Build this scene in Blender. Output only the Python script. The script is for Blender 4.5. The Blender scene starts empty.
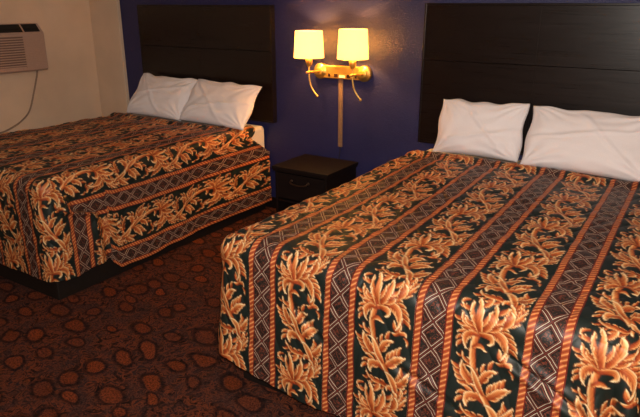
import bpy, bmesh, math, random
import numpy as np
from mathutils import Vector, Matrix
random.seed(4)
rng = np.random.default_rng(7)
PI = math.pi
C = bpy.context.scene.collection

# ------------------------------------------------------------------ materials
def lin(c):
    out = []
    for v in c[:3]:
        v = v / 255.0
        out.append(v / 12.92 if v <= 0.04045 else ((v + 0.055) / 1.055) ** 2.4)
    return tuple(out) + (1.0,)

class NT:
    """small helper around a node tree"""
    def __init__(self, name, rough=0.5, spec=0.5, metal=0.0, color=(128, 128, 128)):
        self.m = bpy.data.materials.new(name)
        self.m.use_nodes = True
        self.t = self.m.node_tree
        self.n = self.t.nodes
        self.b = self.n['Principled BSDF']
        self.b.inputs['Base Color'].default_value = lin(color)
        self.b.inputs['Roughness'].default_value = rough
        self.b.inputs['Metallic'].default_value = metal
        self.b.inputs['Specular IOR Level'].default_value = spec
    def node(self, typ, **kw):
        nd = self.n.new(typ)
        for k, v in kw.items():
            setattr(nd, k, v)
        return nd
    def link(self, a, b):
        self.t.links.new(a, b)
    def setin(self, sock, v):
        if isinstance(v, (int, float)):
            sock.default_value = v
        elif isinstance(v, tuple):
            sock.default_value = v
        else:
            self.link(v, sock)
    def math(self, op, a, b=0.0, c=0.0):
        nd = self.node('ShaderNodeMath', operation=op)
        self.setin(nd.inputs[0], a); self.setin(nd.inputs[1], b); self.setin(nd.inputs[2], c)
        return nd.outputs[0]
    def mix(self, f, a, b):
        nd = self.node('ShaderNodeMix', data_type='RGBA')
        self.setin(nd.inputs[0], f); self.setin(nd.inputs[6], a); self.setin(nd.inputs[7], b)
        return nd.outputs[2]
    def ramp(self, f, stops, interp='LINEAR'):
        nd = self.node('ShaderNodeValToRGB')
        cr = nd.color_ramp; cr.interpolation = interp
        while len(cr.elements) < len(stops):
            cr.elements.new(0.5)
        for e, (p, c) in zip(cr.elements, stops):
            e.position = p; e.color = c
        self.link(f, nd.inputs[0])
        return nd.outputs[0]
    def coord(self, scale=(1, 1, 1), which='Object', rot=(0, 0, 0)):
        tc = self.node('ShaderNodeTexCoord'); mp = self.node('ShaderNodeMapping')
        mp.inputs['Scale'].default_value = scale
        mp.inputs['Rotation'].default_value = rot
        self.link(tc.outputs[which], mp.inputs[0])
        return mp.outputs[0]
    def noise(self, vec, scale, detail=3, rough=0.5, dist=0.0):
        nd = self.node('ShaderNodeTexNoise')
        nd.inputs['Scale'].default_value = scale; nd.inputs['Detail'].default_value = detail
        nd.inputs['Roughness'].default_value = rough; nd.inputs['Distortion'].default_value = dist
        self.link(vec, nd.inputs['Vector'])
        return nd.outputs['Fac']
    def bump(self, h, strength=0.3, dist=0.01):
        nd = self.node('ShaderNodeBump')
        nd.inputs['Strength'].default_value = strength; nd.inputs['Distance'].default_value = dist
        self.link(h, nd.inputs['Height']); self.link(nd.outputs[0], self.b.inputs['Normal'])
    def col(self, c):
        self.link(c, self.b.inputs['Base Color'])

def plain(name, color, rough=0.5, spec=0.5, metal=0.0, nscale=0, namp=0.1, bump=0):
    k = NT(name, rough, spec, metal, color)
    if nscale:
        v = k.coord()
        f = k.noise(v, nscale, 4)
        a = lin(color); lo = tuple(x * (1 - namp) for x in a[:3]) + (1,); hi = tuple(min(1, x * (1 + namp)) for x in a[:3]) + (1,)
        k.col(k.ramp(f, [(0.3, lo), (0.7, hi)]))
        if bump: k.bump(f, bump, 0.004)
    return k.m

def wall_mat(name, color, bump, scale=90, rough=0.6, spec=0.3):
    k = NT(name, rough, spec, 0, color)
    v = k.coord()
    f = k.noise(v, scale, 4, 0.6); g = k.noise(v, 2.2, 3)
    a = lin(color)
    k.col(k.ramp(g, [(0.3, tuple(x * .9 for x in a[:3]) + (1,)), (0.7, tuple(min(1, x * 1.08) for x in a[:3]) + (1,))]))
    k.bump(f, bump, 0.006)
    return k.m

def wood_mat(name, base, streak, rough=0.3, spec=0.5, axis='x'):
    k = NT(name, rough, spec, 0, base)
    sc = {'x': (1.2, 30, 55), 'z': (30, 30, 1.2), 'y': (30, 1.2, 40)}[axis]
    v = k.coord(sc)
    f = k.noise(v, 3.0, 5, 0.65)
    k.col(k.ramp(f, [(0.35, lin(base)), (0.75, lin(streak))]))
    r = k.node('ShaderNodeMapRange'); k.link(f, r.inputs[0])
    r.inputs[3].default_value = rough - .05; r.inputs[4].default_value = rough + .1
    k.link(r.outputs[0], k.b.inputs['Roughness'])
    k.bump(f, 0.12, 0.002)
    return k.m

def carpet_mat():
    k = NT('carpet_pattern', 0.95, 0.1)
    v = k.coord((1, 1, 1), rot=(0, 0, 0.35))
    nd = k.node('ShaderNodeTexNoise'); nd.inputs['Scale'].default_value = 4.5; k.link(v, nd.inputs['Vector'])
    va = k.node('ShaderNodeVectorMath', operation='MULTIPLY_ADD')
    k.link(nd.outputs['Color'], va.inputs[0]); va.inputs[1].default_value = (.13, .10, 0); k.link(v, va.inputs[2])
    mp = k.node('ShaderNodeMapping'); mp.inputs['Scale'].default_value = (4.4, 7.4, 1); k.link(va.outputs[0], mp.inputs[0])
    vo = k.node('ShaderNodeTexVoronoi', voronoi_dimensions='2D'); vo.inputs['Scale'].default_value = 1.0
    vo.inputs['Randomness'].default_value = 0.62; k.link(mp.outputs[0], vo.inputs['Vector'])
    d = vo.outputs['Distance']
    # per-cell size
    sep = k.node('ShaderNodeSeparateColor'); k.link(vo.outputs['Color'], sep.inputs[0])
    size = k.math('MULTIPLY_ADD', sep.outputs[0], 0.55, 0.62)
    d2 = k.math('DIVIDE', d, size)
    # background: swirling fine paisley
    nb = k.noise(v, 17, 5, 0.62, 2.6)
    nb2 = k.noise(v, 7, 3, 0.6, 1.0)
    fine = k.noise(v, 120, 2, 0.7)
    bgc = k.ramp(nb, [(0.36, lin((28, 18, 17))), (0.46, lin((72, 40, 30))), (0.53, lin((134, 68, 42))), (0.60, lin((50, 37, 37)))])
    bg2 = k.mix(k.ramp(nb2, [(0.4, (0, 0, 0, 1)), (0.65, (.75, .75, .75, 1))]), bgc, k.ramp(fine, [(0.4, lin((36, 24, 26))), (0.62, lin((92, 64, 58)))]))
    ring = k.ramp(d2, [(0.0, (1, 1, 1, 1)), (0.22, (1, 1, 1, 1)), (0.28, (0, 0, 0, 1))])
    dark = k.ramp(d2, [(0.24, (0, 0, 0, 1)), (0.29, (1, 1, 1, 1)), (0.33, (1, 1, 1, 1)), (0.42, (0, 0, 0, 1))])
    cen = k.ramp(fine, [(0.38, lin((84, 36, 18))), (0.62, lin((182, 86, 42)))])
    cen = k.mix(k.math('MULTIPLY', sep.outputs[1], 0.55), cen, lin((70, 34, 22)))
    c = k.mix(k.math('MULTIPLY', dark, 0.7), bg2, lin((26, 14, 14)))
    c = k.mix(k.math('MULTIPLY', ring, k.math('MULTIPLY_ADD', sep.outputs[2], .75, .2)), c, cen)
    f2 = k.noise(v, 380, 2, 0.8)
    c = k.mix(k.math('MULTIPLY', f2, 0.35), c, lin((20, 11, 10)))
    k.col(c)
    k.bump(f2, 0.9, 0.004)
    return k.m

ORANGE, RUST, CREAM = (206, 118, 58), (120, 46, 26), (240, 206, 160)
def spread_mat():
    """striped bedspread: lattice and rope bands from the cloth coordinates, leaves from the woven colour attribute"""
    k = NT('bedspread_damask', 0.5, 0.35)
    uv = k.node('ShaderNodeAttribute', attribute_name='cloth'); s = k.node('ShaderNodeSeparateXYZ'); k.link(uv.outputs['Vector'], s.inputs[0])
    u, v = s.outputs[0], s.outputs[1]        # u metres inside the 0.345 repeat (0 = first rope centre), v metres along
    leaf = k.node('ShaderNodeAttribute', attribute_name='leaf_colour').outputs['Color']
    # lattice band 0..0.102
    a = k.math('DIVIDE', k.math('SUBTRACT', u, 0.051), 0.084)
    b = k.math('DIVIDE', v, 0.098)
    p = k.math('ADD', a, b); q = k.math('SUBTRACT', a, b)
    def tri(x):                                   # distance to the nearest grid line, 0..0.5
        f = k.math('FRACT', x)
        return k.math('SUBTRACT', 0.5, k.math('ABSOLUTE', k.math('SUBTRACT', f, 0.5)))
    dp, dq = tri(p), tri(q)
    def line(d, c, w):
        return k.math('LESS_THAN', k.math('ABSOLUTE', k.math('SUBTRACT', d, c)), w)
    mn = k.math('MINIMUM', dp, dq)
    n1 = k.noise(uv.outputs['Vector'], 160, 2)
    base = k.ramp(n1, [(0.3, lin((22, 17, 16))), (0.7, lin((50, 36, 34)))])
    n3 = k.noise(uv.outputs['Vector'], 95, 3, 0.6, 1.5)
    heart = k.ramp(n3, [(0.42, lin((26, 28, 26))), (0.52, lin((60, 44, 38))), (0.6, lin((128, 64, 48))), (0.68, lin((34, 28, 26)))])
    c = k.mix(line(mn, 0.0, 0.030), base, lin((98, 44, 36)))
    c = k.mix(line(mn, 0.082, 0.017), c, lin((196, 172, 150)))
    c = k.mix(line(mn, 0.145, 0.015), c, lin((110, 56, 46)))
    c = k.mix(k.math('GREATER_THAN', mn, 0.22), c, heart)
    # leaves
    infl = k.math('GREATER_THAN', u, 0.102)
    c = k.mix(infl, c, leaf)
    # ropes centred on u = 0, 0.102 (and 0.345)
    d0 = k.math('ABSOLUTE', u); d1 = k.math('ABSOLUTE', k.math('SUBTRACT', u, 0.102)); d2 = k.math('ABSOLUTE', k.math('SUBTRACT', u, 0.3475))
    dm = k.math('MINIMUM', k.math('MINIMUM', d0, d1), d2)
    su = k.math('MULTIPLY', dm, 30)
    tw = k.math('FRACT', k.math('ADD', k.math('DIVIDE', v, 0.019), k.math('MULTIPLY', u, 38)))
    rc = k.ramp(tw, [(0.0, lin((134, 56, 32))), (0.3, lin((178, 88, 48))), (0.52, lin((226, 156, 98))), (0.7, lin((184, 94, 52))), (1.0, lin((134, 56, 32)))])
    edge = k.math('GREATER_THAN', dm, 0.0095)
    rc = k.mix(edge, rc, lin((104, 36, 28)))
    rope = k.math('LESS_THAN', dm, 0.0138)
    c = k.mix(rope, c, rc)
    k.col(c)
    fw = k.noise(uv.outputs['Vector'], 500, 2, 0.7)
    k.bump(fw, 0.15, 0.001)
    return k.m

M = {
    'blue': wall_mat('blue_painted_plaster', (36, 37, 86), 0.8, 110, 0.42, 0.5),
    'beige': wall_mat('beige_painted_plaster', (222, 196, 172), 0.15, 80, 0.7, 0.2),
    'ceil': wall_mat('white_ceiling_plaster', (225, 220, 210), 0.3, 60, 0.8, 0.2),
    'carpet': carpet_mat(),
    'spread': spread_mat(),
    'lining': plain('bedspread_lining', (40, 30, 26), 0.8, 0.2),
    'head': wood_mat('espresso_laminate', (17, 9, 8), (28, 16, 14), 0.27, 0.5),
    'dark': wood_mat('dark_nightstand_wood', (18, 10, 9), (27, 16, 14), 0.55, 0.22),
    'base': plain('black_bed_base_board', (26, 19, 16), 0.6, 0.3, nscale=30),
    'groove': plain('dark_panel_gap', (10, 7, 6), 0.8, 0.1),
    'linen': plain('white_pillowcase_cotton', (244, 238, 242), 0.85, 0.2, nscale=300, namp=0.03, bump=0.1),
    'sheet': plain('white_sheet_cotton', (234, 224, 212), 0.85, 0.2, nscale=200, namp=0.03, bump=0.1),
    'brass': plain('brushed_brass', (232, 190, 104), 0.36, 0.5, 0.85, nscale=120, namp=0.06),
    'bronze': plain('dull_bronze_handle', (96, 74, 60), 0.35, 0.5, 0.9, nscale=60),
    'socket': plain('dark_socket_plastic', (52, 22, 16), 0.4),
    'switch': plain('white_switch_plastic', (235, 225, 200), 0.4),
    'cover': plain('bronze_cord_cover', (150, 120, 96), 0.4, 0.5, 0.3, nscale=50),
    'ac': plain('putty_plastic', (184, 152, 136), 0.5, 0.4, nscale=80, namp=0.04),
    'ac_dark': plain('dark_vent_plastic', (24, 20, 19), 0.6),
    'ac_rec': plain('grille_recess_plastic', (120, 92, 80), 0.6),
    'cord': plain('tan_cord_rubber', (150, 124, 104), 0.6),
    'cord_dark': plain('dark_cord_rubber', (30, 20, 20), 0.6),
}

def shade_mat():
    k = NT('lit_fabric_shade', 0.8, 0.1, 0, (240, 220, 170))
    v = k.coord((1, 1, 1))
    f = k.noise(v, 240, 2)
    k.bump(f, 0.1, 0.001)
    tr = k.node('ShaderNodeBsdfTranslucent'); tr.inputs[0].default_value = lin((255, 236, 170))
    mx = k.node('ShaderNodeMixShader'); mx.inputs[0].default_value = 0.6
    em = k.node('ShaderNodeEmission'); em.inputs[0].default_value = lin((255, 226, 160)); em.inputs[1].default_value = 0.60
    ad = k.node('ShaderNodeAddShader')
    out = k.n['Material Output']
    k.link(k.b.outputs[0], mx.inputs[1]); k.link(tr.outputs[0], mx.inputs[2])
    k.link(mx.outputs[0], ad.inputs[0]); k.link(em.outputs[0], ad.inputs[1])
    k.link(ad.outputs[0], out.inputs[0])
    return k.m
M['shade'] = shade_mat()
kb = NT('glowing_bulb_glass', 0.3, 0.5, 0, (255, 240, 210))
kb.b.inputs['Emission Color'].default_value = lin((255, 214, 140)); kb.b.inputs['Emission Strength'].default_value = 6
M['bulb'] = kb.m

# ------------------------------------------------------------------ mesh helpers
def link(name, me, mat, parent=None, smooth=False):
    o = bpy.data.objects.new(name, me); C.objects.link(o)
    if mat and not me.materials: me.materials.append(mat)
    if parent: o.parent = parent
    if smooth:
        me.polygons.foreach_set('use_smooth', [True] * len(me.polygons))
    return o
def obj(name, bm, mat, parent=None, smooth=False):
    me = bpy.data.meshes.new(name); bmesh.ops.recalc_face_normals(bm, faces=bm.faces); bm.to_mesh(me); bm.free()
    return link(name, me, mat, parent, smooth)
def tag(o, label=None, cat=None, group=None, kind=None):
    if label: o['label'] = label
    if cat: o['category'] = cat
    if group: o['group'] = group
    if kind: o['kind'] = kind
    return o
def empty(name, loc):
    o = bpy.data.objects.new(name, None); o.empty_display_size = 0.1; C.objects.link(o); o.location = loc
    return o
def box(bm, a, b, bevel=0.0, seg=2, mat_index=0):
    x0, y0, z0 = [min(p, q) for p, q in zip(a, b)]; x1, y1, z1 = [max(p, q) for p, q in zip(a, b)]
    r = bmesh.ops.create_cube(bm, size=1.0)
    vs = r['verts']
    bmesh.ops.scale(bm, vec=(x1 - x0, y1 - y0, z1 - z0), verts=vs)
    bmesh.ops.translate(bm, vec=((x0 + x1) / 2, (y0 + y1) / 2, (z0 + z1) / 2), verts=vs)
    if bevel:
        es = list({e for v in vs for e in v.link_edges})
        bmesh.ops.bevel(bm, geom=es, offset=bevel, segments=seg, affect='EDGES', profile=0.5)
    return bm
def boxes(*bs, bevel=0.0, seg=2):
    bm = bmesh.new()
    for a, b in bs: box(bm, a, b, bevel, seg)
    return bm
def tube(bm, pts, rad, n=12, cap=True):
    pts = [Vector(p) for p in pts]
    rads = rad if isinstance(rad, (list, tuple)) else [rad] * len(pts)
    rings = []
    up = None
    for i, p in enumerate(pts):
        t = (pts[min(i + 1, len(pts) - 1)] - pts[max(i - 1, 0)]).normalized()
        if up is None:
            up = Vector((0, 0, 1)) if abs(t.z) < 0.9 else Vector((1, 0, 0))
        a = (up - t * up.dot(t)).normalized(); up = a
        b = t.cross(a)
        rings.append([bm.verts.new(p + (a * math.cos(2 * PI * k / n) + b * math.sin(2 * PI * k / n)) * rads[i]) for k in range(n)])
    for r0, r1 in zip(rings, rings[1:]):
        for k in range(n):
            bm.faces.new((r0[k], r0[(k + 1) % n], r1[(k + 1) % n], r1[k]))
    if cap:
        bm.faces.new(rings[0][::-1]); bm.faces.new(rings[-1])
    return bm
def lathe(bm, prof, centre, axis='z', n=40, close=False):
    cx, cy, cz = centre; rings = []
    for r, h in prof:
        ring = []
        for k in range(n):
            c, s = math.cos(2 * PI * k / n) * r, math.sin(2 * PI * k / n) * r
            if axis == 'z': p = (cx + c, cy + s, cz + h)
            elif axis == 'y': p = (cx + c, cy + h, cz + s)
            else: p = (cx + h, cy + c, cz + s)
            ring.append(bm.verts.new(p))
        rings.append(ring)
    for r0, r1 in zip(rings, rings[1:]):
        for k in range(n):
            bm.faces.new((r0[k], r0[(k + 1) % n], r1[(k + 1) % n], r1[k]))
    if close:
        for k in range(n):
            bm.faces.new((rings[-1][k], rings[-1][(k + 1) % n], rings[0][(k + 1) % n], rings[0][k]))
    else:
        if prof[0][0] > 1e-6: bm.faces.new(rings[0][::-1])
        if prof[-1][0] > 1e-6: bm.faces.new(rings[-1])
    return bm
def bez(p0, p1, p2, n=16):
    p0, p1, p2 = Vector(p0), Vector(p1), Vector(p2)
    return [(1 - t) ** 2 * p0 + 2 * t * (1 - t) * p1 + t * t * p2 for t in [i / (n - 1) for i in range(n)]]
def catmull(pts, n=10):
    P = [Vector(p) for p in pts]; P = [2 * P[0] - P[1]] + P + [2 * P[-1] - P[-2]]; out = []
    for i in range(1, len(P) - 2):
        for k in range(n):
            t = k / n
            out.append(0.5 * ((2 * P[i]) + (-P[i - 1] + P[i + 1]) * t + (2 * P[i - 1] - 5 * P[i] + 4 * P[i + 1] - P[i + 2]) * t * t + (-P[i - 1] + 3 * P[i] - 3 * P[i + 1] + P[i + 2]) * t ** 3))
    out.append(P[-2]); return out

# numpy value noise ---------------------------------------------------
_L = rng.random((64, 64, 64)).astype(np.float32)
def vnoise(p, scale):
    q = np.asarray(p, dtype=np.float64) * scale + 100.0
    i = np.floor(q).astype(int); f = q - i; f = f * f * (3 - 2 * f)
    def g(a, b, c): return _L[(i[..., 0] + a) & 63, (i[..., 1] + b) & 63, (i[..., 2] + c) & 63]
    x0 = g(0, 0, 0) * (1 - f[..., 0]) + g(1, 0, 0) * f[..., 0]; x1 = g(0, 1, 0) * (1 - f[..., 0]) + g(1, 1, 0) * f[..., 0]
    x2 = g(0, 0, 1) * (1 - f[..., 0]) + g(1, 0, 1) * f[..., 0]; x3 = g(0, 1, 1) * (1 - f[..., 0]) + g(1, 1, 1) * f[..., 0]
    y0 = x0 * (1 - f[..., 1]) + x1 * f[..., 1]; y1 = x2 * (1 - f[..., 1]) + x3 * f[..., 1]
    return (y0 * (1 - f[..., 2]) + y1 * f[..., 2]) * 2 - 1

# ------------------------------------------------------------------ the room
XL, XR, YB, YF, ZC = -2.91, 3.30, 0.0, -5.3, 2.45
T = 0.12
def struct(name, bm, mat): return tag(obj(name, bm, mat), kind='structure')
struct('floor', boxes(((XL - T, YF - T, -0.1), (XR + T, T, 0))), M['carpet'])
struct('ceiling', boxes(((XL - T, YF - T, ZC), (XR + T, T, ZC + 0.1))), M['ceil'])
struct('wall_back', boxes(((XL - T, YB, 0), (XR + T, T, ZC))), M['blue'])
struct('wall_left', boxes(((XL - T, YF, 0), (XL, YB, ZC))), M['beige'])
struct('wall_right', boxes(((XR, YF, 0), (XR + T, YB, ZC))), M['beige'])
struct('wall_front', boxes(((XL - T, YF - T, 0), (XR + T, YF, ZC))), M['beige'])
struct('wall_corner', boxes(((XL, -0.035, 0), (-2.545, YB, ZC)), bevel=0.004), M['beige'])
bm = boxes(((-2.54, -0.012, 0), (XR, YB, 0.09)), bevel=0.003); struct('baseboard_back', bm, M['dark'])

# ------------------------------------------------------------------ headboards
def headboard(x0, z1, label):
    x1 = x0 + 1.375; z0, zs = 0.692, 1.2115; y0, y1 = -0.052, -0.002
    root = empty('headboard', ((x0 + x1) / 2, y1, z0))
    tag(root, label, 'headboard', 'dark headboards on the blue wall')
    off = Vector(root.location)
    def put(name, b, m):
        bmesh.ops.translate(b, vec=-off, verts=b.verts); return obj(name, b, m, root)
    put('backing_board', boxes(((x0 + .012, y0 + .02, z0 + .012), (x1 - .012, y1, z1 - .012))), M['groove'])
    g = 0.0014; xm = (x0 + x1) / 2
    for a, b in ((x0 + .012, xm - .0003), (xm + .0003, x1 - .012)):
        for c, d in ((z0 + .012, zs - g), (zs + g, z1 - .012)):
            put('panel', boxes(((a, y0, c), (b, y0 + .02, d)), bevel=0.0008), M['head'])
    for a, b in (((x0, y0 - .001, z0), (x0 + .011, y1, z1)), ((x1 - .011, y0 - .001, z0), (x1, y1, z1)),
                 ((x0 + .011, y0 - .001, z0), (x1 - .011, y1, z0 + .011)), ((x0 + .011, y0 - .001, z1 - .011), (x1 - .011, y1, z1))):
        put('edge_band', boxes((a, b), bevel=0.001), M['head'])
    return root
headboard(-2.281, 1.532, 'dark brown panelled headboard on the blue wall behind the left bed')
headboard(0.264, 1.545, 'dark brown panelled headboard on the blue wall behind the right bed')

# ------------------------------------------------------------------ floral tile
TW, TH, SS = 265, 490, 1.0
bgcol = np.array(lin((25, 34, 31))[:3])
tile = np.zeros((TH, TW, 3)) + bgcol
cc = {k: np.array(lin(v)[:3]) for k, v in dict(cream=(250, 222, 172), lite=(230, 170, 108), org=(200, 114, 60), rust=(146, 58, 26), dk=(84, 32, 16)).items()}
def draw(p0, p1, p2, W, tone=0.0, lobes=0, side=1, stem=False, curl=None):
    n = 40; t = np.linspace(0, 1, n)[:, None]
    P = (1 - t) ** 2 * np.array(p0, float) + 2 * t * (1 - t) * np.array(p1, float) + t * t * np.array(p2, float)
    if not stem:
        # hook the tip over: turn the tail of the blade progressively
        cu = (0.95 if lobes else 1.25) * side * (-1) if curl is None else curl
        G = np.diff(P, axis=0); an = cu * np.clip((t[1:, 0] - 0.45) / 0.55, 0, 1) ** 2
        G = np.stack([G[:, 0] * np.cos(an) - G[:, 1] * np.sin(an), G[:, 0] * np.sin(an) + G[:, 1] * np.cos(an)], -1)
        P = np.concatenate([P[:1], P[:1] + np.cumsum(G, axis=0)])
        W = W * 1.04
    P = np.stack([132 + (P[:, 0] - 132) * .93, P[:, 1]], -1)
    Tn = np.gradient(P, axis=0); Tn /= np.linalg.norm(Tn, axis=1)[:, None] + 1e-9
    x0, x1 = int(P[:, 0].min() - W), int(P[:, 0].max() + W) + 1; y0, y1 = int(P[:, 1].min() - W), int(P[:, 1].max() + W) + 1
    x0 = max(x0, 0); x1 = min(x1, TW - 1)
    if x1 <= x0: return
    X, Y = np.meshgrid(np.arange(x0, x1 + 1), np.arange(y0, y1 + 1))
    D = (X[..., None] - P[:, 0]) ** 2 + (Y[..., None] - P[:, 1]) ** 2
    k = D.argmin(-1); tt = k / (n - 1)
    dx, dy = X - P[k, 0], Y - P[k, 1]
    s = dx * (-Tn[k, 1]) + dy * Tn[k, 0]
    al = dx * Tn[k, 0] + dy * Tn[k, 1]
    if stem: prof = np.ones_like(tt) * 0.5
    else: prof = 0.5 * (0.42 + 0.58 * np.sin(np.clip(tt * 1.25, 0, 1) * PI * 0.5 + 0.25)) * np.clip((1 - tt) / 0.62, 0, 1) ** 0.72
    w = W * prof
    if lobes:
        saw = (tt * lobes) % 1.0
        w = w * (1 + 0.42 * (saw - 0.45) * np.clip(tt * 3, 0, 1) * (s * side > 0))
    d = np.sqrt(np.minimum(D.min(-1), 1e9))
    inside = (np.abs(s) <= w) & (d <= w + 1.5)
    outl = (np.abs(s) <= w + 2.6) & (d <= w + 3.5) & ~inside
    r = np.where(w > 0, s * side / np.maximum(w, 1e-6), 0)
    lum = -0.02 + 0.60 * tt + 0.40 * np.clip((tt - .72) / .28, 0, 1) + 0.26 * r + 0.28 * np.clip((r - .55) / .45, 0, 1) + tone
    if stem: lum = 0.42 + 0.38 * r + tone + 0 * tt
    lum = lum - 0.22 * np.exp(-(r / 0.16) ** 2) * (0.9 - tt)
    lum = lum + 0.06 * np.sin(s * 0.9 + tt * 9)
    st = [(-1, 'dk'), (0.02, 'rust'), (0.34, 'org'), (0.62, 'lite'), (0.92, 'cream'), (2, 'cream')]
    col = np.zeros(lum.shape + (3,))
    for ch in range(3):
        col[..., ch] = np.interp(lum, [a for a, _ in st], [cc[b][ch] for _, b in st])
    yy = Y % TH
    prev = tile[yy[outl], X[outl]]; onleaf = prev[:, 0:1] > 0.04
    tile[yy[outl], X[outl]] = np.where(onleaf, prev * 0.55 + cc['rust'] * 0.2, 0.3 * cc['rust'] + 0.7 * bgcol * 0.7)
    tile[yy[inside], X[inside]] = col[inside]
def stroke(pts, W, tone=0):
    q = catmull([(a, b, 0) for a, b in pts], 1)
    for i in range(len(pts) - 2):
        a, b, c = np.array(pts[i], float), np.array(pts[i + 1], float), np.array(pts[i + 2], float)
        m0 = a if i == 0 else (a + b) / 2; m1 = c if i == len(pts) - 3 else (b + c) / 2
        draw(m0, b, m1, W, tone, stem=True)
def acanthus(p0, p1, p2, W, tone=0.0, side=1, n=4, both=True, k=1.0):
    """one big leaf: hooked side lobes first, then the blade over them"""
    a, b, c = (np.array(p, float) for p in (p0, p1, p2))
    for q in range(n):
        t = 0.28 + 0.56 * q / max(1, n - 1)
        m = (1 - t) ** 2 * a + 2 * t * (1 - t) * b + t * t * c
        d = 2 * (1 - t) * (b - a) + 2 * t * (c - b); d /= np.linalg.norm(d)
        for sg in ((1, -1) if both else (side,)):
            nrm = np.array([-d[1], d[0]]) * sg
            ln = W * k * (1.75 - 0.7 * t) * (1.0 if sg == side else 0.72)
            tip = m + d * ln * 0.62 + nrm * ln * 0.78; mid = m + d * ln * 0.10 + nrm * ln * 0.52
            draw(m - d * W * .35, mid, tip, W * 0.50, tone - 0.06 + 0.05 * (q % 2), 0, sg, curl=0.9 * (-sg))
    draw(p0, p1, p2, W * 0.74, tone + 0.03, 3, side)
LF = [
 ((104, 214), (52, 196), (20, 132), 34, .0, -1, 4), ((158, 276), (66, 214), (60, 306), 36, .05, 1, 4),
 ((196, 336), (112, 356), (38, 318), 25, -.08, -1, 4),
 ((122, 214), (128, 150), (182, 120), 33, .02, -1, 3), ((150, 262), (196, 214), (238, 178), 36, .05, -1, 4),
 ((196, 326), (256, 318), (250, 250), 33, .02, -1, 4), ((216, 388), (256, 380), (250, 326), 20, 0, 1, 3),
 ((92, 130), (52, 128), (26, 96), 20, .0, -1, 2),
]
LS = [((36, 372), (2, 372), (10, 400), 12, .15, 0, 1), ((10, 400), (30, 412), (34, 388), 10, .2, 0, 1),
 ((206, 96), (180, 60), (196, 44), 18, .1, 0, 1), ((206, 98), (212, 66), (228, 54), 18, .15, 0, 1), ((206, 96), (240, 84), (250, 104), 18, .1, 0, -1), ((208, 96), (190, 110), (180, 92), 14, .1, 0, 1),
 ((240, 112), (262, 130), (244, 142), 11, .1, 0, 1), ((216, 356), (176, 330), (158, 360), 24, 0.05, 0, 1)]
ST = [(95, 0), (78, 50), (82, 112), (108, 205), (170, 282), (214, 350), (228, 400), (190, 452), (95, 490)]
L2 = [
 ((184, -42), (236, -84), (214, -150), 30, .04, 1, 3), ((214, -62), (258, -84), (258, -128), 22, .06, -1, 3),
 ((100, 2), (214, -62), (236, 88), 38, .0, -1, 6), 
 ((98, 0), (36, -26), (12, -58), 28, -.02, -1, 3), ((94, 10), (26, -6), (34, 84), 30, .04, 1, 4),
 ((100, 0), (70, -60), (38, -108), 34, .04, -1, 2), ((112, -4), (158, -52), (170, -122), 38, .04, 1, 3), ((104, 0), (84, -72), (102, -138), 40, .08, 1, 2),
]
L3 = [((108, 6), (172, -6), (154, 52), 28, .12, 0, -1), ((84, 60), (116, 36), (126, 80), 20, .06, 0, 1)]
for l in LF: acanthus(*l[:4], tone=l[4], side=l[5], n=l[6])
for l in LS: draw(*l[:4], tone=l[4], lobes=l[5], side=l[6])
stroke(ST, 23, .0)
for l in L2: acanthus(*l[:4], tone=l[4], side=l[5], n=l[6])
for l in L3: draw(*l[:4], tone=l[4], lobes=l[5], side=l[6])
for (a, b, c) in [((216, 352), (204, 300), (160, 262)), ((140, 240), (108, 200), (92, 120)), ((200, 440), (232, 420), (226, 376))]:
    draw(a, b, c, 22, .16, 0, 1)
# soften a little like a print
tile = (tile + np.roll(tile, 1, 0) * .5 + np.roll(tile, 1, 1) * .5) / 2.0

def sample_tile(u, v):
    """u metres from rope centre (0.102..0.345), v metres along"""
    X = (u - 0.102 - 0.014) / (0.243 - 0.028) * (TW - 1)
    Y = (v / 0.42 * TH) % TH
    okk = (X >= 0) & (X <= TW - 1)
    xi = np.clip(X, 0, TW - 1.001); x0 = xi.astype(int); fx = (xi - x0)[..., None]
    y0 = np.floor(Y).astype(int) % TH; y1 = (y0 + 1) % TH; fy = (Y - np.floor(Y))[..., None]
    x1 = np.minimum(x0 + 1, TW - 1)
    c = (tile[y0, x0] * (1 - fx) + tile[y0, x1] * fx) * (1 - fy) + (tile[y1, x0] * (1 - fx) + tile[y1, x1] * fx) * fy
    return np.where(okk[..., None], c, bgcol)

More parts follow.
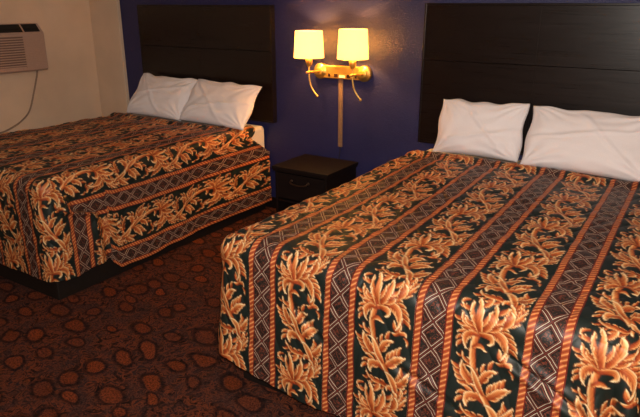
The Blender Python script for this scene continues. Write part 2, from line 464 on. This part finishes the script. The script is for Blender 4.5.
# ------------------------------------------------------------------ bedspread
PER = 0.3475; RAD = 0.078
def bedspread(xL, xR, yF, yH, ztop, step, phase_u, phase_v, drop, flip_end, label, cfg):
    r = RAD
    arcl = r * PI / 2
    nx = int((xR - xL - 2 * r) / step) + 1; ny = int((yH - yF - r) / step) + 1
    xs = np.linspace(xL + r, xR - r, nx); ys = np.linspace(yF + r, yH, ny)
    # outline parameter: left side head->foot, corner, foot, corner, right side foot->head
    ncn = max(8, int(0.20 / step))
    seg = []
    for y in ys[::-1]: seg.append((xL + r, y, -1, 0, 0))
    for k in range(1, ncn): a = k / ncn * PI / 2; seg.append((xL + r, yF + r, -math.cos(a), -math.sin(a), 1))
    for x in xs: seg.append((x, yF + r, 0, -1, 2))
    for k in range(1, ncn): a = k / ncn * PI / 2; seg.append((xR - r, yF + r, math.sin(a), -math.cos(a), 3))
    for y in ys: seg.append((xR - r, y, 1, 0, 4))
    S = np.array(seg); ns = len(S)
    nd = int((0.60 + arcl) / step) + 1
    cx, cy, ox, oy, reg = S.T
    D = drop(cx, cy, reg)                                  # cloth length below the start of rounding
    tt = np.linspace(0, 1, nd)[:, None]
    d = tt * D[None, :]
    out = np.where(d < arcl, r * np.sin(np.minimum(d, arcl) / r), r)
    down = np.where(d < arcl, r * (1 - np.cos(np.minimum(d, arcl) / r)), r + (d - arcl))
    hang = np.clip(d - arcl, 0, None)
    out = out + cfg['flare'] * hang
    sx = cx[None] + ox[None] * out; sy = cy[None] + oy[None] * out; sz = ztop - down
    nxv = ox[None] * np.sin(np.minimum(d / r, PI / 2)); nyv = oy[None] * np.sin(np.minimum(d / r, PI / 2)); nzv = np.cos(np.minimum(d / r, PI / 2))
    # pattern coordinates
    vfoot = -(yF + r)
    arc_extra = 0.16
    cfr = np.concatenate([[0.0]])
    pu = np.zeros_like(d); pv = np.zeros_like(d)
    for rg in (0, 1, 2, 3, 4):
        m = reg == rg
        if not m.any(): continue
        if rg == 2:
            pu[:, m] = cx[m][None]; pv[:, m] = vfoot + d[:, m]
        elif rg in (1, 3):
            a = np.arctan2(-oy[m], np.abs(ox[m])); k = 1 - a / (PI / 2)     # 0 at foot .. 1 at side
            e = (xL + r) if rg == 1 else (xR - r); sg = -1 if rg == 1 else 1
            pu[:, m] = e + sg * k[None] * arcl * np.clip(d[:, m] / arcl, 0.05, 1.0)
            pv[:, m] = vfoot + d[:, m]
        else:
            e = (xL + r) if rg == 0 else (xR - r); sg = -1 if rg == 0 else 1
            dist = cy[m][None] - (yF + r) + 0 * d[:, m]
            lim = np.interp(d[:, m], [0, arcl, 0.24, 0.30, 0.9], cfg['flap'])
            foot = dist < lim
            pu[:, m] = np.where(foot, e + sg * (arcl + dist), e + sg * d[:, m] * (np.where(cy[m] > -1.55, cfg['hemu'] / D[m], 1.0)[None] if 'hemu' in cfg else 1.0))
            pv[:, m] = np.where(foot, vfoot + d[:, m], -cy[m][None] + 0 * d[:, m])
    # assemble vertices
    GX, GY = np.meshgrid(xs, ys)                          # ny x nx
    topP = np.stack([GX, GY, np.full_like(GX, ztop)], -1).reshape(-1, 3)
    topU = GX.ravel(); topV = -GY.ravel()
    topN = np.tile([0., 0., 1.], (topP.shape[0], 1))
    skP = np.stack([sx, sy, sz], -1)[1:].reshape(-1, 3); skN = np.stack([nxv, nyv, nzv], -1)[1:].reshape(-1, 3)
    P = np.concatenate([topP, skP]); N = np.concatenate([topN, skN])
    U = np.concatenate([topU, pu[1:].ravel()]); V = np.concatenate([topV, pv[1:].ravel()])
    H = np.concatenate([np.zeros(len(topP)), hang[1:].ravel()])
    # indices
    idx = np.arange(ny * nx).reshape(ny, nx)
    f_top = np.stack([idx[:-1, :-1], idx[:-1, 1:], idx[1:, 1:], idx[1:, :-1]], -1).reshape(-1, 4)
    row0 = np.concatenate([idx[::-1, 0], np.full(ncn - 1, idx[0, 0]), idx[0, :], np.full(ncn - 1, idx[0, -1]), idx[:, -1]])
    sk = np.arange((nd - 1) * ns).reshape(nd - 1, ns) + ny * nx
    allr = np.concatenate([row0[None], sk])
    f_sk = np.stack([allr[:-1, :-1], allr[1:, :-1], allr[1:, 1:], allr[:-1, 1:]], -1).reshape(-1, 4)
    # first ring at the corners is a triangle fan: split off
    tri_m = f_sk[:, 0] == f_sk[:, 3]
    tris = f_sk[tri_m][:, :3]; quads = np.concatenate([f_top, f_sk[~tri_m]])
    quads = quads[[True] * len(quads)]
    # ---- relief of the cloth
    def qu(a):                                            # puffs between quilting lines
        return np.abs(np.sin(PI * a))
    wq = vnoise(P, 5.0) * 0.6
    a = (U + V * 0.55) / 0.085 + wq; b = (U - V * 0.55) / 0.085 - wq
    h = 0.0060 * np.sqrt(qu(a) * qu(b))
    h += 0.0030 * vnoise(P, 11.0) + 0.0065 * vnoise(P, 4.1) + cfg['lump'] * vnoise(P, 1.9)
    # hanging waves that grow downwards
    ang = (P[:, 0] * 1.0 - P[:, 1] * 1.0)
    h += np.clip(H / 0.5, 0, 1.2) ** 1.3 * cfg['wave'] * (np.sin(ang * 9.0 + 2.2 * vnoise(P * [1, 1, 0.2], 2.0)) + 0.5 * np.sin(ang * 23 + 1.0))
    for (x0_, z0_, x1_, z1_, dep, wd) in cfg.get('creases', []):
        qx, qz = P[:, 0] - x0_, P[:, 2] - z0_; lx, lz = x1_ - x0_, z1_ - z0_; L2_ = lx * lx + lz * lz
        tq = np.clip((qx * lx + qz * lz) / L2_, 0, 1); dq_ = np.hypot(qx - tq * lx, qz - tq * lz)
        m_ = (P[:, 1] < yF + 0.02); h += m_ * (-dep * np.exp(-(dq_ / wd) ** 2) + dep * .8 * np.exp(-((dq_ - 2.2 * wd) / (1.3 * wd)) ** 2)) * np.sin(PI * np.clip(tq, 0.04, .96))
    P2 = P + N * h[:, None]
    # soft sag of the long edges, taper at the head, ridge of turned cloth below the pillows
    yn = (P[:, 1] - yF) / (yH - yF)
    left = np.clip(1 - (P[:, 0] - xL) / 0.45, 0, 1)
    P2[:, 0] += cfg['taperL'] * left * np.clip(yn, 0, 1.05)
    P2[:, 0] += cfg['shift'] * yn * np.clip((P[:, 0] - xL) / (xR - xL), 0, 1)
    edge = np.minimum(P[:, 0] - xL, xR - P[:, 0])
    hd = yH - P[:, 1]
    wob = 0.02 * vnoise(P * [1, 0, 0], 5.0)
    ridge = cfg['ridge'] * np.exp(-((hd - 0.055 + wob) / 0.035) ** 2) - 0.35 * cfg['ridge'] * np.exp(-((hd - 0.125 + wob) / 0.03) ** 2)
    P2[:, 2] += ridge * N[:, 2]
    P2[:, 1] += 0.018 * vnoise(P * [1, 0, 0], 3.0) * np.clip(1 - hd / 0.15, 0, 1) * N[:, 2]
    # the sides reach nearer the wall than the top does
    P2[:, 1] += 0.24 * np.clip(1 - (xR - P[:, 0]) / 0.22, 0, 1) * np.clip(1 - hd / 0.5, 0, 1) * N[:, 2]
    reach = np.clip((ztop - P[:, 2]) / 0.22, 0, 1) * np.clip(1 - hd / 0.5, 0, 1)
    P2[:, 1] += reach * (-0.035 - yH) * 1.0
    P2[:, 2] -= 0.02 * np.clip(1 - edge / 0.10, 0, 1) * (N[:, 2] > 0.99)
    if cfg.get('tuck'):                                   # shallow crease where the foot flap meets the side drop
        dd = P[:, 1] - (yF + r)
        onside = (P[:, 0] > xR - 0.02) & (H > 0.0)
        limv = np.interp(H + arcl, [0, arcl, 0.24, 0.30, 0.9], cfg['flap'])
        P2[:, 0] += onside * 0.020 * np.clip(H / 0.1, 0, 1) * (np.clip(1 - np.abs(dd - limv + 0.03) / 0.05, 0, 1) - 1.0 * np.exp(-((dd - limv - 0.03) / 0.025) ** 2) * 0.6)
    P2[:, 2] = np.maximum(P2[:, 2], 0.012)
    # ---- woven pattern
    uu = (U - phase_u) % PER
    uu = np.where(uu > PER - 0.013, uu - PER, uu)
    col = sample_tile(uu, V - phase_v)
    me = bpy.data.meshes.new('bedspread')
    nv = len(P2); nq, nt = len(quads), len(tris)
    me.vertices.add(nv); me.vertices.foreach_set('co', P2.astype(np.float32).ravel())
    me.loops.add(nq * 4 + nt * 3); me.loops.foreach_set('vertex_index', np.concatenate([quads.ravel(), tris.ravel()]).astype(np.int32))
    me.polygons.add(nq + nt)
    starts = np.concatenate([np.arange(nq) * 4, nq * 4 + np.arange(nt) * 3]).astype(np.int32)
    me.polygons.foreach_set('loop_start', starts)
    me.polygons.foreach_set('use_smooth', np.ones(nq + nt, dtype=bool))
    me.update(calc_edges=True); me.validate()
    at = me.attributes.new('cloth', 'FLOAT_VECTOR', 'POINT')
    # keep one continuous u so that the bands do not smear: u is folded in the shader range per vertex
    at.data.foreach_set('vector', np.stack([uu, V, np.zeros_like(V)], -1).astype(np.float32).ravel())
    ca = me.attributes.new('leaf_colour', 'FLOAT_COLOR', 'POINT')
    ca.data.foreach_set('color', np.concatenate([col, np.ones((nv, 1))], -1).astype(np.float32).ravel())
    me.materials.append(M['spread'])
    o = link('bedspread', me, None)
    tag(o, label, 'bedspread', 'patterned bedspreads on the beds')
    so = o.modifiers.new('thickness', 'SOLIDIFY'); so.thickness = 0.006; so.offset = -1
    return o

arcl = RAD * PI / 2
# right bed
def drop_right(cx, cy, reg):
    z = np.where(reg <= 1, 0.155, np.interp(cx, [0.32, 0.45, 0.63, 0.8], [0.15, 0.122, 0.09, 0.082]))
    return 0.685 - z - RAD + arcl
RB = dict(xL=0.245, xR=1.755, yF=-1.99)
bedspread(0.245, 1.800, -1.99, -0.305, 0.685, 0.0036, 0.445, 2.055, drop_right, None,
          'black and gold leaf-striped bedspread on the right bed, nearest the camera',
          dict(flap=[0.0, 0.04, 0.06, 0.10, 0.20], flare=0.05, lump=0.010, wave=0.007, taperL=0.07, ridge=0.018, shift=-0.02, creases=[(1.38, .56, 1.70, .40, .014, .012), (1.02, .40, 1.30, .30, .008, .012), (1.72, .62, 1.745, .10, .03, .018), (0.62, .50, .80, .36, .006, .012)]))
# left bed
def drop_left(cx, cy, reg):
    z = np.full(len(cx), 0.12)
    s = cy + 1.90
    side = reg == 4
    z = np.where(side, np.interp(cy, [-1.90, -1.78, -1.66, -1.56, -1.545, -1.50, -1.28, -1.15, -0.92, -0.77, -0.40, -0.08],
                                 [0.115, 0.105, 0.125, 0.135, 0.10, 0.055, 0.052, 0.065, 0.070, 0.080, 0.075, 0.055]), z)
    return 0.685 - z - RAD + arcl
bedspread(-2.355, -0.962, -1.945, -0.365, 0.685, 0.0050, -1.183, 2.0, drop_left, None,
          'black and gold leaf-striped bedspread on the left bed, by the wall air conditioner',
          dict(flap=[0.0, 0.05, 0.09, 0.25, 0.29], flare=0.0, lump=0.010, wave=0.004, taperL=0.03, ridge=0.014, tuck=True, shift=0.0, hemu=0.663))

# ------------------------------------------------------------------ beds (base + mattress)
def bed(x0, x1, yf, label):
    root = empty('bed', ((x0 + x1) / 2, (yf - 0.06) / 2, 0)); off = Vector(root.location)
    tag(root, label, 'bed', 'double beds')
    def put(name, b, m, sm=False):
        bmesh.ops.translate(b, vec=-off, verts=b.verts); return obj(name, b, m, root, sm)
    put('bed_base', boxes(((x0, yf + .022, 0), (x1 - .002, -.06, 0.30)), bevel=0.006), M['base'])
    b = boxes(((x0 + .02, yf + .03, 0.301), (x1 - .02, -.06, 0.43)), bevel=0.02, seg=3)
    put('box_spring', b, M['sheet'])
    b = boxes(((x0 + .02, yf + .035, 0.431), (x1 - .02, -.012, 0.658)), bevel=0.03, seg=5)
    put('mattress', b, M['sheet'], True)
    return root
bed(-2.315, -0.992, -1.93, 'double bed with a black base against the left end of the blue wall')
bed(0.315, 1.735, -1.94, 'double bed with white sheet at the right, nearest the camera')

# ------------------------------------------------------------------ pillows
def pillow(w, h, th, seed, sag=0.0):
    n = 72; m = 56
    bm = bmesh.new(); grid = {}
    for side in (1, -1):
        for i in range(n + 1):
            for j in range(m + 1):
                if side == -1 and (i in (0, n) or j in (0, m)):
                    grid[(side, i, j)] = grid[(1, i, j)]; continue
                a, b = i / n * 2 - 1, j / m * 2 - 1
                # concave edges between pulled-out corners
                x = a * (1 - 0.02 * (1 - b * b) ** 1.0 * abs(a) ** 3); z = b * (1 - 0.045 * (1 - a * a) * abs(b) ** 3)
                e = max(0.0, (1 - abs(a) ** 2.6)) ** 0.55 * max(0.0, (1 - abs(b) ** 2.6)) ** 0.55
                t = th / 2 * e * (1 - 0.25 * b)          # fuller at the bottom
                p = np.array([x * w / 2 + seed * 3.1, side * 2.0 + t, z * h / 2])
                # creases run from the corners inwards
                cr = 0
                for (ca, cb) in ((-1, -1), (1, -1), (-1, 1), (1, 1)):
                    dist = math.hypot(a - ca, b - cb); ang = math.atan2(b - cb, a - ca)
                    cr += math.sin(ang * 17 + seed * 2 + ca) * math.exp(-dist / 0.55) * min(1, dist / .15)
                wr = (float(vnoise(p, 6.0)) * 0.009 + float(vnoise(p * [1, 1, 2.2], 13.0)) * 0.004) * min(1, e * 2) + cr * 0.008 * min(1, e * 3)
                # a few long diagonal folds
                wr += 0.009 * math.exp(-(((a * 0.8 + b * 0.5 + 0.25 * math.sin(seed)) / 0.05) ** 2)) * e
                wr += 0.008 * math.exp(-(((a * 0.3 - b * 0.9 + 0.3 * math.cos(seed)) / 0.05) ** 2)) * e
                ez = float(vnoise(np.array([a * 2 + seed, 5.0, 0]), 1.6)) * 0.012
                grid[(side, i, j)] = bm.verts.new((x * w / 2 + 0.006 * math.sin(b * 5 + seed), side * (t + wr * (1 if e > 0.02 else 0)), z * h / 2 + ez * (b + 1) / 2))
        for i in range(n):
            for j in range(m):
                q = [grid[(side, i, j)], grid[(side, i + 1, j)], grid[(side, i + 1, j + 1)], grid[(side, i, j + 1)]]
                bm.faces.new(q if side == -1 else q[::-1])
    return bm
def place_pillow(x0, x1, z0, z1, yb, yt, th, seed, label, group, roll=0.0, yaw=0.0):
    ln = math.hypot(z1 - z0, yt - yb); w = x1 - x0
    bm = pillow(w, ln, th, seed)
    bmesh.ops.translate(bm, vec=(0, 0, ln / 2), verts=bm.verts)
    bmesh.ops.rotate(bm, cent=(0, 0, 0), matrix=Matrix.Rotation(-math.atan2(yt - yb, z1 - z0), 3, 'X'), verts=bm.verts)
    bmesh.ops.rotate(bm, cent=(0, 0, 0), matrix=Matrix.Rotation(roll, 3, 'Y'), verts=bm.verts)
    bmesh.ops.rotate(bm, cent=(0, 0, 0), matrix=Matrix.Rotation(yaw, 3, 'Z'), verts=bm.verts)
    o = obj('pillow', bm, M['linen'], None, True)
    o.location = ((x0 + x1) / 2, yb, z0)
    return tag(o, label, 'pillow', group)
gL, gR = 'white pillows on the left bed', 'white pillows on the right bed'
place_pillow(-2.185, -1.565, 0.692, 0.988, -0.355, -0.13, 0.13, 1.0, 'white pillow on the left bed, nearer the beige wall', gL, roll=0.01)
place_pillow(-1.565, -0.935, 0.694, 0.986, -0.365, -0.14, 0.14, 2.3, 'white pillow on the left bed, nearer the nightstand', gL, roll=0.02)
place_pillow(0.455, 0.968, 0.692, 1.008, -0.25, -0.14, 0.15, 3.7, 'smaller white pillow on the right bed, nearer the wall lamp', gR, roll=-0.01)
place_pillow(0.985, 1.635, 0.692, 1.005, -0.31, -0.14, 0.15, 5.2, 'wide white pillow on the right bed, cut off by the photo edge', gR, roll=0.02)

# ------------------------------------------------------------------ nightstand
def nightstand():
    x0, x1, yf, yb, zt = -0.636, -0.183, -0.44, -0.028, 0.49
    root = empty('nightstand', ((x0 + x1) / 2, (yf + yb) / 2, 0)); off = Vector(root.location)
    tag(root, 'small dark wooden nightstand with a drawer between the two beds', 'nightstand')
    def put(name, b, m, par=root, sm=False):
        bmesh.ops.translate(b, vec=-off, verts=b.verts); return obj(name, b, m, par, sm)
    put('top', boxes(((x0, yf, zt - .022), (x1, yb, zt)), bevel=0.003), M['dark'])
    put('cornice', boxes(((x0 + .008, yf + .008, zt - .034), (x1 - .008, yb, zt - .022))), M['dark'])
    a, b = x0 + .018, x1 - .018; f = yf + .018
    for s, e in ((a, a + .018), (b - .018, b)):
        put('side_panel', boxes(((s, f, 0), (e, yb, zt - .034)), bevel=0.001), M['dark'])
    put('back_panel', boxes(((a + .018, yb - .012, .02), (b - .018, yb, zt - .034))), M['dark'])
    put('shelf', boxes(((a + .018, f + .012, .235), (b - .018, yb - .012, .25))), M['dark'])
    put('bottom_shelf', boxes(((a + .018, f + .004, .05), (b - .018, yb - .012, .068))), M['dark'])
    put('plinth', boxes(((a + .018, f + .02, 0), (b - .018, f + .034, .05))), M['dark'])
    dr = put('drawer', boxes(((a + .021, f - .004, .268), (b - .021, f + .014, zt - .044)), ((a + .025, f + .0145, .27), (b - .025, yb - .03, .40)), bevel=0.002), M['dark'])
    hb = bmesh.new(); hx = (x0 + x1) / 2; hz = .395; hw = .068
    pts = [(hx - hw, f - .006, hz + .008), (hx - hw, f - .022, hz + .006), (hx - hw * .8, f - .030, hz - .004), (hx, f - .034, hz - .010), (hx + hw * .8, f - .030, hz - .004), (hx + hw, f - .022, hz + .006), (hx + hw, f - .006, hz + .008)]
    tube(hb, catmull(pts, 6), 0.0052, 10)
    for sx in (-1, 1): lathe(hb, [(0.0, -.010), (.010, -.009), (.010, -.004), (0.0, -.004)], (hx + sx * hw, f, hz + .008), 'y', 14)
    bmesh.ops.translate(hb, vec=-off, verts=hb.verts)
    h = obj('handle', hb, M['bronze'], dr, True); h['label'] = 'curved bronze pull'
nightstand()

# ------------------------------------------------------------------ double wall lamp
def wall_lamp():
    root = empty('wall_lamp', (-0.33, 0, 1.09)); off = Vector(root.location)
    tag(root, 'brass twin wall lamp with two lit cream shades above the nightstand', 'lamp')
    def put(name, b, m, par=root, sm=False):
        bmesh.ops.translate(b, vec=-off, verts=b.verts); return obj(name, b, m, par, sm)
    xa, xb, zc = -0.498, -0.162, 1.098
    pl = put('back_plate', boxes(((xa, -.034, zc - .045), (xb, -.001, zc + .042)), bevel=0.004), M['brass'])
    for x in (-.425, -.372, -.272, -.215):
        w = .014 if x in (-.372, -.272) else .008
        s_ = put('socket', boxes(((x - w, -.0375, zc - .034), (x + w, -.0342, zc - .012)), bevel=0.001), M['socket'], pl); s_['label'] = 'dark red-brown socket'
    s_ = put('switch', boxes(((-.345, -.040, zc - .036), (-.300, -.0342, zc - .020)), bevel=0.001), M['switch'], pl); s_['label'] = 'pale switch tab'
    for xd, xs_, zb, zt_ in ((-.500, -.512, 1.196, 1.370), (-.158, -.172, 1.203, 1.388)):
        ys_ = -.155
        put('rosette', lathe(bmesh.new(), [(0, -.056), (.026, -.056), (.032, -.052), (.034, -.040), (.050, -.038), (.053, -.032), (.053, -.004), (0, -.004)], (xd, 0, zc), 'y', 36), M['brass'], sm=True)
        put('arm', tube(bmesh.new(), [(xd, -.058, zc), (xd - .002, -.10, zc + .002), (xs_, ys_ - .03, zc + .002)], .0075, 12), M['brass'], sm=True)
        st = bmesh.new()
        tube(st, catmull([(xs_, ys_, 1.185), (xs_, ys_, 1.10), (xs_ + .002, ys_, 1.06), (xs_ + .012, ys_ + .004, 1.01), (xs_ + .030, ys_ + .01, .975), (xs_ + .052, ys_ + .016, .946)], 7), .0055, 10)
        bmesh.ops.create_uvsphere(st, u_segments=14, v_segments=8, radius=.0095, matrix=Matrix.Translation((xs_ + .054, ys_ + .017, .942)))
        bmesh.ops.create_uvsphere(st, u_segments=14, v_segments=8, radius=.0120, matrix=Matrix.Translation((xs_, ys_, zc + .002)))
        put('stem', st, M['brass'], sm=True)
        put('socket_cup', lathe(bmesh.new(), [(0, -.03), (.012, -.028), (.020, -.012), (.024, .006), (.024, .030), (.018, .036), (.0, .036)], (xs_, ys_, 1.168), 'z', 24), M['brass'], sm=True)
        sh = bmesh.new()
        rb, rt = .102, .091
        lathe(sh, [(rb, zb), (rt, zt_), (rt - .0025, zt_), (rb - .0025, zb)], (xs_, ys_, 0), 'z', 64, close=True)
        so = put('lamp_shade', sh, M['shade'], sm=False)
        sp = bmesh.new()
        for k in range(3):
            a = k * 2 * PI / 3 + .4
            tube(sp, [(xs_ + .015 * math.cos(a), ys_ + .015 * math.sin(a), 1.200), (xs_ + (rb - .008) * math.cos(a), ys_ + (rb - .008) * math.sin(a), 1.20)], .0018, 6)
        bmesh.ops.translate(sp, vec=-off, verts=sp.verts); obj('spider', sp, M['brass'], so)
        bb = bmesh.new()
        lathe(bb, [(0, .0), (.010, .0), (.012, .012), (.017, .03), (.018, .042), (.012, .055), (0, .060)], (xs_, ys_, 1.205), 'z', 20)
        put('bulb', bb, M['bulb'], sm=True)
        ld = bpy.data.lights.new('bulb_light', 'POINT'); ld.energy = BULB; ld.color = (1.0, .50, .13); ld.shadow_soft_size = .022
        lo = bpy.data.objects.new('bulb_light', ld); C.objects.link(lo); lo.parent = root; lo.location = Vector((xs_, ys_, 1.292)) - off
    cc_ = put('cord_cover', boxes(((-.362, -.016, .575), (-.330, -.001, 1.052)), bevel=0.003), M['cover']); cc_['label'] = 'narrow brown cord cover'
    put('power_cord', tube(bmesh.new(), catmull([(-.346, -.008, .58), (-.347, -.010, .54), (-.352, -.012, .50), (-.355, -.012, .42), (-.355, -.012, .30)], 6), .003, 8), M['cord_dark'], sm=True)
BULB = 15.0
wall_lamp()

# ------------------------------------------------------------------ wall air conditioner
def air_conditioner():
    xw, xf = XL, -2.76; y1, y0 = -0.605, -1.68; zb, zs, zt = 1.03, 1.318, 1.392
    root = empty('air_conditioner', (xw, (y0 + y1) / 2, zb)); off = Vector(root.location)
    tag(root, 'putty-coloured wall air conditioner with louvred front above the left bed', 'air conditioner')
    def put(name, b, m, par=root, sm=False):
        bmesh.ops.translate(b, vec=-off, verts=b.verts); return obj(name, b, m, par, sm)
    # casing: extruded profile with a sloping top
    prof = [(xw, zb), (xf - .012, zb), (xf, zb + .012), (xf + .001, zs - .006), (xf - .006, zs + .002), (xf - .065, zt), (xw, zt)]
    bm = bmesh.new()
    A = [bm.verts.new((x, y1, z)) for x, z in prof]; B = [bm.verts.new((x, y0, z)) for x, z in prof]
    n = len(prof)
    for i in range(n): bm.faces.new((A[i], A[(i + 1) % n], B[(i + 1) % n], B[i]))
    bm.faces.new(A); bm.faces.new(B[::-1])
    bmesh.ops.bevel(bm, geom=[e for e in bm.edges if abs(e.verts[0].co.y - e.verts[1].co.y) < .01], offset=.006, segments=2, affect='EDGES')
    put('casing', bm, M['ac'])
    # two dark vents on the slope
    sx, sz = (xf - .065) - (xf - .006), zt - (zs + .002); ln = math.hypot(sx, sz); ex, ez = sx / ln, sz / ln; nx_, nz_ = ez, -ex
    nx_, nz_ = (ez, -ex) if -ex > 0 else (-ez, ex)
    if nz_ < 0: nx_, nz_ = -nx_, -nz_
    def slope_box(t0, t1, ya, yb, up0, up1):
        b = bmesh.new(); vs = []
        for up in (up0, up1):
            for t, y in ((t0, ya), (t1, ya), (t1, yb), (t0, yb)):
                vs.append(b.verts.new((xf - .006 + ex * t + nx_ * up, y, zs + .002 + ez * t + nz_ * up)))
        for f in ((0, 1, 2, 3), (7, 6, 5, 4), (0, 4, 5, 1), (1, 5, 6, 2), (2, 6, 7, 3), (3, 7, 4, 0)): b.faces.new([vs[k] for k in f])
        return b
    for ya, yb in ((y1 - .025, y1 - .155), (y1 - .170, y1 - .62), (y1 - .635, y0 + .03)):
        v = put('top_vent', slope_box(.012, ln - .008, ya, yb, .0005, .003), M['ac_dark']); v['label'] = 'black top vent'
        sl = bmesh.new()
        k = 0
        t = .04
        while t < ln - .03:
            s2 = slope_box(t, t + .003, ya - .004, yb + .004, .0035, .006)
            me = bpy.data.meshes.new('tmp'); s2.to_mesh(me); s2.free(); sl.from_mesh(me); bpy.data.meshes.remove(me); t += .028
        bmesh.ops.translate(sl, vec=-off, verts=sl.verts); obj('vent_slats', sl, M['ac_dark'], v)
    # front grille: recess plus louvres
    ys0, ys1 = y1 - .19, y0 + .20
    rec = put('grille', boxes(((xf + .0012, ys0, zb + .04), (xf + .004, ys1, zs - .02))), M['ac_rec']); rec['label'] = 'brown louvred grille'
    lv = bmesh.new(); k = 0
    z = zb + .045
    while z < zs - .022:
        box(lv, (xf + .0045, ys0 + .004, z), (xf + .012, ys1 - .004, z + .008)); z += .0185
    bmesh.ops.translate(lv, vec=-off, verts=lv.verts); obj('louvres', lv, M['ac'], rec)
    rb = bmesh.new(); z = zb + .03
    while z < zs - .015:
        box(rb, (xf + .0015, y1 - .018, z), (xf + .0075, ys0 + .003, z + .006)); z += .0135
    put('ribbed_panel', rb, M['ac'])
    put('power_cord', tube(bmesh.new(), catmull([(-2.895, y1 - .02, zb + .004), (-2.90, -.628, .99), (-2.905, -.672, .86), (-2.905, -.742, .70), (-2.905, -.83, .625), (-2.905, -.92, .585), (-2.905, -1.02, .562), (-2.905, -1.25, .55), (-2.905, -1.5, .50)], 8), .007, 10), M['cord'], sm=True)
air_conditioner()

# ------------------------------------------------------------------ lights
def area(name, loc, target, size, energy, color, sy=None):
    ld = bpy.data.lights.new(name, 'AREA'); ld.energy = energy; ld.color = color; ld.size = size
    if sy: ld.shape = 'RECTANGLE'; ld.size_y = sy
    o = bpy.data.objects.new(name, ld); C.objects.link(o); o.location = loc
    o.rotation_euler = (Vector(target) - Vector(loc)).to_track_quat('-Z', 'Y').to_euler()
    return o
# camera flash, just above the lens
area('camera_flash', (1.83, -3.62, 1.63), (0.2, -0.9, 0.85), 0.07, 52, (1.0, .94, .86))
# added warm fill light, unseen source high behind the camera, lifts the ambient
area('warm_fill', (2.6, -4.3, 2.25), (0.2, -1.2, 0.5), 0.6, 30, (1.0, .70, .44))

w = bpy.data.worlds.new('room_air'); bpy.context.scene.world = w; w.use_nodes = True
w.node_tree.nodes['Background'].inputs[0].default_value = (.9, .75, .6, 1); w.node_tree.nodes['Background'].inputs[1].default_value = 0.05

# ------------------------------------------------------------------ camera
cam = bpy.data.cameras.new('camera'); cam.sensor_width = 36; cam.lens = 601.5 / 640 * 36; cam.clip_start = 0.02
co = bpy.data.objects.new('camera', cam); C.objects.link(co)
co.location = (1.8086, -3.6188, 1.5478)
co.rotation_euler = (math.radians(90 - 18.905), 0, math.radians(32.794))
sc = bpy.context.scene; sc.camera = co
sc.view_settings.view_transform = 'Standard'; sc.view_settings.look = 'None'; sc.view_settings.gamma = 1.0
sc.view_settings.use_curve_mapping = False; sc.view_settings.exposure = 0.0
